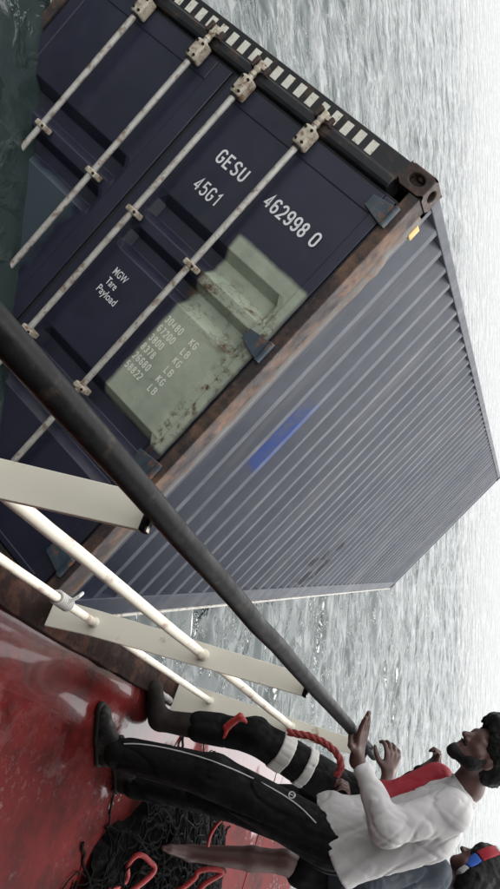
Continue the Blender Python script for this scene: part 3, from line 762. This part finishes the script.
# ---- person in the grey shirt, leaning on the rail with both hands
base1 = SH(.78, -.32, 0)
p1 = person('person in grey shirt and black track pants leaning over the rail', base1, None)
heelN, toeN = SH(.885, -.435, .002), SH(.675, -.215, .002)
ankN = SH(.825, -.375, .10); kneeN = P(214, 776, 3.46); hipN = P(330, 842, 3.42)
heelF, toeF = SH(1.17, -.52, .002), SH(.97, -.31, .002)
ankF = SH(1.13, -.48, .10); kneeF = P(222, 800, 3.72); hipF = P(333, 838, 3.60)
pelvis = (hipN + hipF) / 2 + (P(345, 842, 3.5) - P(333, 842, 3.5)) * .5
chest = P(424, 822, 3.46); neckb = P(468, 786, 3.44)
shN = P(450, 811, 3.30); elN = P(388, 828, 3.22); wrN = P(357, 757, 3.30)
shF = P(437, 780, 3.56); elF = P(381, 803, 3.54); wrF = P(388, 777, 3.68)
hc = P(483, 753, 3.42)
hfwd = LEFT * .80 - EY * .50 - AWAY * .12; hup = EY * .85 + LEFT * .45
hit, HL, hax = head(hc, hfwd, hup, 1.0, neckb)
ha, ta = hand(wrN, P(367, 715, 3.30) - wrN, (EY * -.78 + LEFT * .1 + AWAY * .6), -AWAY, (-.10, -.06, -.02, .04), .0, 1.05, 1.0)
hb_, tb = hand(wrF, P(393, 755, 3.72) - wrF, AWAY * .9 - EY * .3, -EY, (.55, .6, .6, .6), .16, 1.08, .2)
body = hit + [(rc(neckb, chest, .058, .085), .04), (rc(chest + AWAY * -.05, pelvis, .08, .09), .04), (rc(chest + AWAY * .05, pelvis, .08, .09), .04),
    (rc(shN, elN, .042, .034), .02), (rc(elN, wrN, .033, .024), .02), (rc(shF, elF, .042, .034), .02), (rc(elF, wrF, .037, .024), .02),
    (rc(hipN, kneeN, .078, .052), .03), (rc(kneeN, ankN, .050, .036), .02), (rc(hipF, kneeF, .078, .052), .03), (rc(kneeF, ankF, .050, .036), .02),
    (rc(ankN, SH(.79, -.335, .05), .034, .03), .02), (rc(ankF, SH(1.07, -.42, .05), .034, .03), .02)] + ha + hb_
allp = [ankN, ankF, hipN, hipF, kneeN, kneeF, chest, shN, shF, elN, elF, wrN, wrF, hc] + ta + tb
sdf_obj('body', union(body, .02), allp, .2, .0058, 'skin_brown', p1, base1)
# trousers
tr = union([(rc(hipN, kneeN, .108, .088), .03), (rc(kneeN, ankN + (ankN - kneeN).normalized() * -.01, .086, .072), .03), (rc(hipF, kneeF, .098, .076), .03),
            (rc(kneeF, ankF, .074, .058), .03), (rc(pelvis, (hipN + hipF) / 2, .125, .115), .06), (rc(pelvis, pelvis + (chest - pelvis) * .18, .125, .13), .05)], .03)
tr = folds(tr, .008, hipN - ankN, 13)
tr = cut(tr, half(ankN + UP * -.045, tuple(-UP)))
trs = sdf_obj('track_pants', tr, [ankN, ankF, hipN, hipF, pelvis, kneeN, kneeF], .2, .007, 'track_black', p1, base1)
# white piping down the outer seam, laid on the trouser surface
def project(fn, p, dirv, start=.25):
    d = A(dirv) / np.linalg.norm(A(dirv)); q = A(p) - d * start
    for _ in range(60):
        v = fn(q[None])[0]
        if v < .0008: break
        q = q + d * max(v, .0006) * .8
    return Vector(q)
path = []
for (x, y, dd) in ((124, 744, 3.5), (138, 744, 3.5), (160, 747, 3.5), (190, 754, 3.5), (220, 764, 3.5), (250, 777, 3.5), (280, 793, 3.48), (300, 807, 3.45), (316, 823, 3.42)):
    w_ = P(x, y, dd); q_ = project(tr, w_, w_ - CAM, .4)
    if abs(tr(A(q_)[None])[0]) < .004: path.append(q_ - base1)
path = spline(path, 6)
MB().tube(path, .0030, 6).build('piping', 'piping_white', trs, smooth=True)
lg = [project(tr, P(292 + 3.2 * math.cos(a), 795 + 3.2 * math.sin(a), 3.45), P(292, 795, 3.45) - CAM, .4) - base1 for a in np.linspace(0, 6.28, 15)[:-1]]
MB().tube(lg, .0022, 6, closed=True).build('emblem', 'piping_white', trs)
l2 = [project(tr, P(292 + dx, 795 + dy, 3.45), P(292, 795, 3.45) - CAM, .4) - base1 for dx, dy in ((-3, -1), (0, 0), (1.5, 1.5), (3, 0), (1, -1.5))]
MB().tube(l2, .0020, 6).build('emblem', 'piping_white', trs)
# shirt
hemc = P(333, 842, 3.50); axis = (chest - hemc)
sh = union([(rc(hemc - AWAY * .05 + EX * .0, chest - AWAY * .06, .150, .128), .05), (rc(hemc + AWAY * .05, chest + AWAY * .06, .150, .122), .05),
            (rc(chest, neckb + (chest - neckb) * .25, .125, .085), .06), (rc(hemc + EX * .06, hemc - EX * .08, .14, .13), .05), (rc(chest, shN, .11, .078), .05), (rc(chest, shF, .095, .062), .04),
            (rc(shN, elN + (elN - shN).normalized() * .01, .082, .066), .04), (rc(elN, elN + (wrN - elN) * .80, .066, .047), .03)], .03)
sh = folds(sh, .010, axis + EX * -.25 , 7.0, 12); sh = folds(sh, .0055, axis + EX * .35, 12, 21)
cuffN = elN + (wrN - elN) * .82
shc = cut(sh, half(hemc, tuple(-(axis.normalized() * .97 - EX * .12))), )
inner = union([rc(elN + (wrN - elN) * .72, wrN, .041, .036)], 0)
def shirt_fn(p): return shc(p)
sdf_obj('shirt', shirt_fn, [hemc, chest, neckb, shN, shF, elN, wrN], .25, .007, 'shirt_grey', p1, base1)
col_ = [neckb + (chest - neckb) * .12 + (EX * math.cos(a) * .8 - AWAY * math.sin(a)) * .068 + EY * math.cos(a) * .035 - base1 for a in np.linspace(0, 6.28, 25)[:-1]]
MB().tube(col_, .010, 8, closed=True).build('collar', 'shirt_grey', p1, smooth=True)
sl = union([(rc(shF, elF, .072, .064), .04), (rc(elF, elF + (wrF - elF) * .35, .062, .056), .03)], .03)
sl = folds(sl, .008, elF - shF, 15, 5)
sdf_obj('sleeve', sl, [shF, elF, wrF], .15, .007, 'shirt_red', p1, base1)
# hair and beard
hr = union([(ell(HL(0, -.028, .072), hax, (.108, .118, .098)), .02), (ell(HL(0, -.07, .01), hax, (.096, .075, .095)), .03), (ell(HL(0, .07, .110), hax, (.072, .052, .046)), .03)], .02)
def hair_fn(p): return hr(p) + .020 * vnoise(p, 26) + .012 * vnoise(p, 62, 4) + .006 * vnoise(p, 130, 8)
fc = ell(HL(0, .085, .005), hax, (.075, .052, .072))
sdf_obj('hair', lambda p: np.maximum(hair_fn(p), -fc(p)), [hc], .2, .005, 'hair_black', p1, base1)
bd = union([(rc(HL(-.062, .0, -.01), HL(-.052, .022, -.058), .017, .030), .02), (rc(HL(.062, .0, -.01), HL(.052, .022, -.058), .017, .030), .02), (rc(HL(-.052, .022, -.058), HL(0, .074, -.094), .031, .027), .02), (rc(HL(.052, .022, -.058), HL(0, .074, -.094), .031, .027), .02), (rc(HL(-.025, .088, -.043), HL(.025, .088, -.043), .006), .004)], .01)
sdf_obj('beard', lambda p: bd(p) + .005 * vnoise(p, 90), [hc], .15, .005, 'hair_black', p1, base1)
shoe('shoe', heelN, toeN, 'shoe_black', p1, base1, UP, ankN); shoe('shoe', heelF, toeF, 'shoe_black', p1, base1, UP, ankF)

# ---- person crouched behind, black trousers with white bands
base3 = SH(1.22, -.16, 0)
p3 = person('person in black trousers with white bands crouching by the last stanchion', base3)
an3 = SH(1.23, -.17, .10); kn3 = P(255, 735, 3.92); hp3 = P(356, 800, 3.95)
an3b = SH(1.62, -.42, .10); kn3b = P(262, 800, 4.15); hp3b = P(356, 806, 4.12)
pv3 = (hp3 + hp3b) / 2; ch3 = P(405, 822, 4.05); nk3 = P(420, 822, 4.05); hd3 = P(428, 824, 4.0)
s3a = P(408, 806, 3.90); e3a = P(398, 792, 3.78); w3a = P(424, 770, 3.86); s3b = P(404, 836, 4.2); e3b = P(370, 840, 4.1); w3b = P(350, 800, 3.9)
hit3, HL3, hax3 = head(hd3, LEFT * .7 - EY * .7, EY * .7 + LEFT * .6, .95, nk3)
ha3, ta3 = hand(w3a, P(440, 757, 3.88) - w3a, LEFT, EY, (1.0, 1.0, 1.0, 1.0), .0, .9, .5)
hb3, tb3 = hand(w3b, P(345, 775, 3.85) - w3b, EY * -1, LEFT, (.8, .8, .8, .8), .0, .95, .5)
body3 = hit3 + [(rc(nk3, ch3, .06, .12), .05), (rc(ch3, pv3, .13, .13), .05), (rc(s3a, e3a, .045, .036), .03), (rc(e3a, w3a, .035, .024), .02), (rc(s3b, e3b, .045, .036), .03), (rc(e3b, w3b, .035, .024), .02),
    (rc(ch3, s3a, .09, .05), .03), (rc(ch3, s3b, .09, .05), .03),
    (rc(hp3, kn3, .075, .05), .03), (rc(kn3, an3, .048, .034), .02), (rc(hp3b, kn3b, .075, .05), .03), (rc(kn3b, an3b, .048, .034), .02),
    (rc(an3, SH(1.17, -.12, .04), .034, .03), .02), (rc(an3b, SH(1.55, -.38, .04), .034, .03), .02)] + ha3 + hb3
ap3 = [an3, an3b, kn3, kn3b, hp3, hp3b, ch3, nk3, hd3, e3a, w3a, e3b, w3b] + ta3 + tb3
sdf_obj('body', union(body3, .02), ap3, .2, .007, 'skin_brown', p3, base3)
tr3 = union([(rc(hp3, kn3, .098, .082), .03), (rc(kn3, kn3 + (an3 - kn3) * .62, .080, .074), .03), (rc(hp3b, kn3b, .095, .078), .03), (rc(kn3b, an3b, .076, .066), .03), (rc(hp3, hp3b, .10), .05)], .03)
tr3 = folds(tr3, .008, hp3 - kn3, 12, 11)
sdf_obj('trousers', tr3, [hp3, hp3b, kn3, kn3b, an3, an3b], .16, .0075, 'track_black', p3, base3)
d3 = (hp3 - kn3).normalized()
for t0, t1 in ((.20, .32), (.45, .53)):
    a_ = kn3 + (hp3 - kn3) * t0; b_ = kn3 + (hp3 - kn3) * t1
    band = cut(lambda p: tr3(p) - .006, half(a_, tuple(-d3)), half(b_, tuple(d3)), lambda p: rc(kn3, hp3, .125)(p))
    sdf_obj('white_band', band, [a_, b_], .16, .006, 'band_white', p3, base3)
top3 = union([(rc(ch3, pv3, .15, .14), .05), (rc(ch3, s3a, .10, .066), .04), (rc(s3a, e3a, .062, .05), .03), (rc(e3a, e3a + (w3a - e3a) * .85, .048, .036), .02), (rc(ch3, s3b, .10, .066), .04), (rc(s3b, e3b, .062, .05), .03), (rc(e3b, w3b, .048, .036), .02)], .03)
sdf_obj('jacket', folds(top3, .008, ch3 - pv3, 12, 4), [ch3, pv3, s3a, e3a, w3a, s3b, e3b, w3b], .18, .008, 'track_black', p3, base3)
hr3 = union([(ell(HL3(0, -.028, .05), hax3, (.088, .10, .08)), .02)], .02)
sdf_obj('hair', lambda p: hr3(p) + .012 * vnoise(p, 40), [hd3], .17, .007, 'hair_black', p3, base3)
bt = union([(rc(an3 + (kn3 - an3) * .45, an3 + UP * -.02, .062, .050), .03), (rc(an3 + UP * -.05, SH(1.09, -.05, .042), .046, .038), .04)], .03)
sdf_obj('boot', cut(bt, half(SH(1.1, -.1, .002), tuple(-UP))), [an3, kn3, SH(1.05, -.02, .0)], .1, .007, 'boot_grey', p3, base3)
bt = union([(rc(an3b + (kn3b - an3b) * .3, an3b + UP * -.02, .062, .050), .03), (rc(an3b + UP * -.05, SH(1.5, -.33, .042), .046, .038), .04)], .03)
sdf_obj('boot', cut(bt, half(SH(1.5, -.3, .002), tuple(-UP))), [an3b, kn3b, SH(1.45, -.28, .0)], .1, .007, 'boot_grey', p3, base3)
# red rag tied round the leg and red cord at the waist
rt = kn3 + (an3 - kn3) * .10
rag = union([(rc(P(226, 727, 3.84), P(240, 717, 3.82), .016, .018), .01), (rc(P(240, 717, 3.82), P(246, 722, 3.82), .016, .008), .01), (rc(P(228, 728, 3.84), P(224, 738, 3.82), .012, .006), .01)], .01)
sdf_obj('red_rag', lambda p: rag(p) + .006 * vnoise(p, 60), [P(226, 727, 3.83), P(246, 720, 3.82)], .06, .005, 'rope_red', p3, base3)
def braided(name, pts, r, mat, label, cat, group=None):
    ctr = spline(pts, 14); e = ctr[0].copy(); mb = MB()
    for s_ in range(3):
        st_ = []; acc = 0
        for k, p_ in enumerate(ctr):
            t = (ctr[min(k + 1, len(ctr) - 1)] - ctr[max(k - 1, 0)]).normalized(); n_ = t.orthogonal().normalized(); b2 = t.cross(n_)
            if k: acc += (p_ - ctr[k - 1]).length
            an = acc / (r * 6) * 6.28 + s_ * 2.094; st_.append(p_ + (n_ * math.cos(an) + b2 * math.sin(an)) * r * .5 - e)
        mb.tube(st_, r * .58, 8)
    o = mb.build(name, mat, None, smooth=True); o.location = e; return tag(o, label, cat, group)
braided('braided_rope', [P(288, 732, 3.68), P(298, 734, 3.66), (P(312, 737, 3.64)), P(326, 744, 3.62), P(337, 754, 3.60), P(341, 766, 3.58), P(336, 776, 3.58)], .016, 'cord_red', 'dark red braided rope hanging beside the white banded trousers', 'rope')

# ---- third person, bare legged in a blue grey top, mostly beyond the picture edge
base2 = SH(1.62, -.86, 0)
p2 = person('bare legged person in blue grey top with coloured headband standing behind the grey shirt', base2)
toe2 = P(168, 848, 4.05); an2 = P(190, 853, 4.12); kn2 = P(285, 862, 4.14); hp2 = P(352, 893, 4.2)
an2b = SH(2.0, -1.15, .09); kn2b = P(290, 905, 4.35); hp2b = P(350, 905, 4.38)
ch2 = P(425, 888, 4.25); nk2 = P(452, 884, 4.25); hd2 = P(478, 868, 4.22)
s2a = P(434, 873, 4.10); e2a = P(372, 878, 4.0); w2a = P(350, 905, 3.95); s2b = P(434, 905, 4.4); e2b = P(380, 915, 4.4); w2b = P(345, 915, 4.3)
hit2, HL2, hax2 = head(hd2, LEFT * .6 + AWAY * .7 - EY * .35, EY, 1.0, nk2)
pv2 = (hp2 + hp2b) / 2
body2 = hit2 + [(rc(nk2, ch2, .06, .13), .05), (rc(ch2, pv2, .14, .13), .05), (rc(hp2, kn2, .085, .056), .03), (rc(kn2, kn2 + (an2 - kn2) * .35, .054, .058), .03), (rc(kn2 + (an2 - kn2) * .35, an2, .058, .038), .02),
    (rc(an2, P(170, 849, 4.05), .038, .022), .02), (rc(P(170, 849, 4.05), P(163, 848, 4.03), .02, .012), .012),
    (rc(hp2b, kn2b, .085, .056), .03), (rc(kn2b, an2b, .056, .036), .02), (rc(an2b, SH(1.88, -1.08, .04), .034, .03), .02),
    (rc(s2a, e2a, .05, .04), .03), (rc(e2a, w2a, .038, .026), .02), (rc(s2b, e2b, .05, .04), .03), (rc(e2b, w2b, .038, .026), .02)]
hh2, th2 = hand(w2a, P(335, 915, 3.95) - w2a, AWAY, EY, (.4, .4, .4, .4), .05); hh3, th3 = hand(w2b, P(330, 905, 4.3) - w2b, LEFT, AWAY, (.4, .4, .4, .4), .05)
body2 += hh2 + hh3
sdf_obj('body', union(body2, .02), [toe2, an2, an2b, kn2, hp2b, ch2, hd2, s2a, w2a, s2b, e2b] + th2 + th3, .22, .0075, 'skin_brown', p2, base2)
sh2 = union([(rc(hp2, hp2 + (kn2 - hp2) * .72, .105, .095), .03), (rc(hp2b, hp2b + (kn2b - hp2b) * .6, .105, .095), .03), (rc(hp2, hp2b, .12), .05)], .04)
sdf_obj('shorts', folds(sh2, .008, hp2 - kn2, 12, 3), [hp2, hp2b, kn2, kn2b], .18, .008, 'track_black', p2, base2)
tp2 = union([(rc(P(335, 900, 4.28), ch2, .155, .15), .05), (rc(P(335, 884, 4.18), ch2, .13, .14), .05), (rc(ch2, s2a, .11, .08), .05), (rc(ch2, s2b, .11, .08), .05), (rc(s2a, e2a, .075, .062), .04), (rc(e2a, w2a, .058, .045), .03), (rc(s2b, e2b, .075, .062), .04)], .04)
tp2 = cut(folds(tp2, .012, ch2 - pv2, 10, 6), half(P(325, 890, 4.2), tuple(-EY)))
sdf_obj('top', tp2, [P(335, 890, 4.2), ch2, s2a, s2b, e2a, e2b, w2a], .22, .0085, 'shirt_navy', p2, base2)
hr2 = union([(ell(HL2(0, -.02, .045), hax2, (.115, .125, .11)), .02), (ell(HL2(0, -.055, -.05), hax2, (.105, .085, .11)), .04)], .03)
f2 = ell(HL2(0, .11, -.01), hax2, (.07, .06, .085))
sdf_obj('hair', lambda p: np.maximum(hr2(p) + .014 * vnoise(p, 34) + .008 * vnoise(p, 90, 2), -f2(p)), [hd2], .24, .0065, 'hair_black', p2, base2)
hb2 = lambda p: hr2(p) - .008
band2 = cut(hb2, half(HL2(0, .045, 0), tuple(hax2[1])), half(HL2(0, -.015, 0), tuple(-hax2[1])))
upv = hax2[2]
for z0, z1, mt in ((-.12, -.075, 'band_white'), (-.073, -.005, 'cloth_blue'), (-.003, .10, 'shirt_red'), (.102, .2, 'band_white')):
    sdf_obj('headband', cut(band2, half(HL2(0, 0, z0), tuple(-upv)), half(HL2(0, 0, z1), tuple(upv))), [hd2], .22, .0065, mt, p2, base2)

# ------------------------------------------------------------------ gear on the deck
def mound(cx_, cy_, rx, ry, hh, n=44, seed=1):
    rr = np.random.default_rng(seed); Vv = []; Q_ = []
    gx_ = np.linspace(-1, 1, n)
    pts = np.array([(a * rx + cx_, b_ * ry + cy_, 0) for a in gx_ for b_ in gx_])
    rad = np.sqrt(((pts[:, 0] - cx_) / rx) ** 2 + ((pts[:, 1] - cy_) / ry) ** 2) + .25 * vnoise(pts, 5, seed)
    z = hh * np.clip(1 - rad ** 2, 0, 1) ** .6 * (1 + .7 * vnoise(pts, 9, seed + 3)) + .03 * vnoise(pts, 34, seed) * (rad < 1) - .012 * (rad > .97)
    pts[:, 2] = z; I_ = np.arange(n * n).reshape(n, n)
    return pts, np.stack([I_[:-1, :-1], I_[1:, :-1], I_[1:, 1:], I_[:-1, 1:]], -1).reshape(-1, 4)
net = empty('fishing_net', BOAT @ Matrix.Translation((2.1, -.98, 0)), 'dark heaped fishing net on the red deck behind the black shoe', 'net')
pv, pq = mound(0, 0, .95, .6, .20, 80, 4)
mo = bpy.data.objects.new('net_heap', np_mesh('net_heap', pv, pq)); mo.data.materials.append(MT['net_dark']); COL.objects.link(mo); mo.parent = net
mb = MB(); rr = random.Random(8)
for k in range(420):
    a0 = rr.uniform(0, 6.28); r0 = math.sqrt(rr.random()) * .60; x, y = r0 * 1.62 * math.cos(a0), r0 * math.sin(a0); an = rr.uniform(0, 6.28); pts = []
    for s_ in range(10):
        rad = math.hypot(x / 1.0, y / .62); z = .21 * max(0, 1 - rad * rad) ** .6 + .006 + rr.uniform(0, .010)
        pts.append((x, y, z)); an += rr.uniform(-.7, .7); x += .035 * math.cos(an); y += .035 * math.sin(an)
    mb.tube(spline(pts, 3), rr.choice((.004, .005, .007)), 5)
to = mb.build('net_twine', 'net_twine', net, smooth=True); to['kind'] = 'stuff'
flo = MB()
def hose(pts, label, r=.0125):
    ctr = spline(pts, 10); e = ctr[0].copy(); o = MB().tube([p_ - e for p_ in ctr], r, 12).build('red_hose', 'rope_red', None, smooth=True); o.location = e
    return tag(o, label, 'hose')
hose([SH(.95, -1.02, .014), P(121, 886, 3.80), P(128, 865, 3.84), P(138, 855, 3.86), P(148, 860, 3.88), P(152, 874, 3.88), SH(1.30, -1.02, .10), SH(1.35, -1.2, .02)], 'red hose standing in an open arch on the dark net')
hose([SH(1.55, -1.1, .10), P(188, 884, 4.0), P(198, 872, 4.02), P(212, 869, 4.03), P(222, 873, 4.04), P(205, 884, 4.02), P(196, 896, 4.0)], 'red hose folded in a tight loop under the bare foot')
hose([P(208, 846, 3.9), P(211, 834, 3.88), P(219, 822, 3.87), P(228, 815, 3.87), P(238, 812, 3.88)], 'short red line beside the bare leg and black track pants', .008)
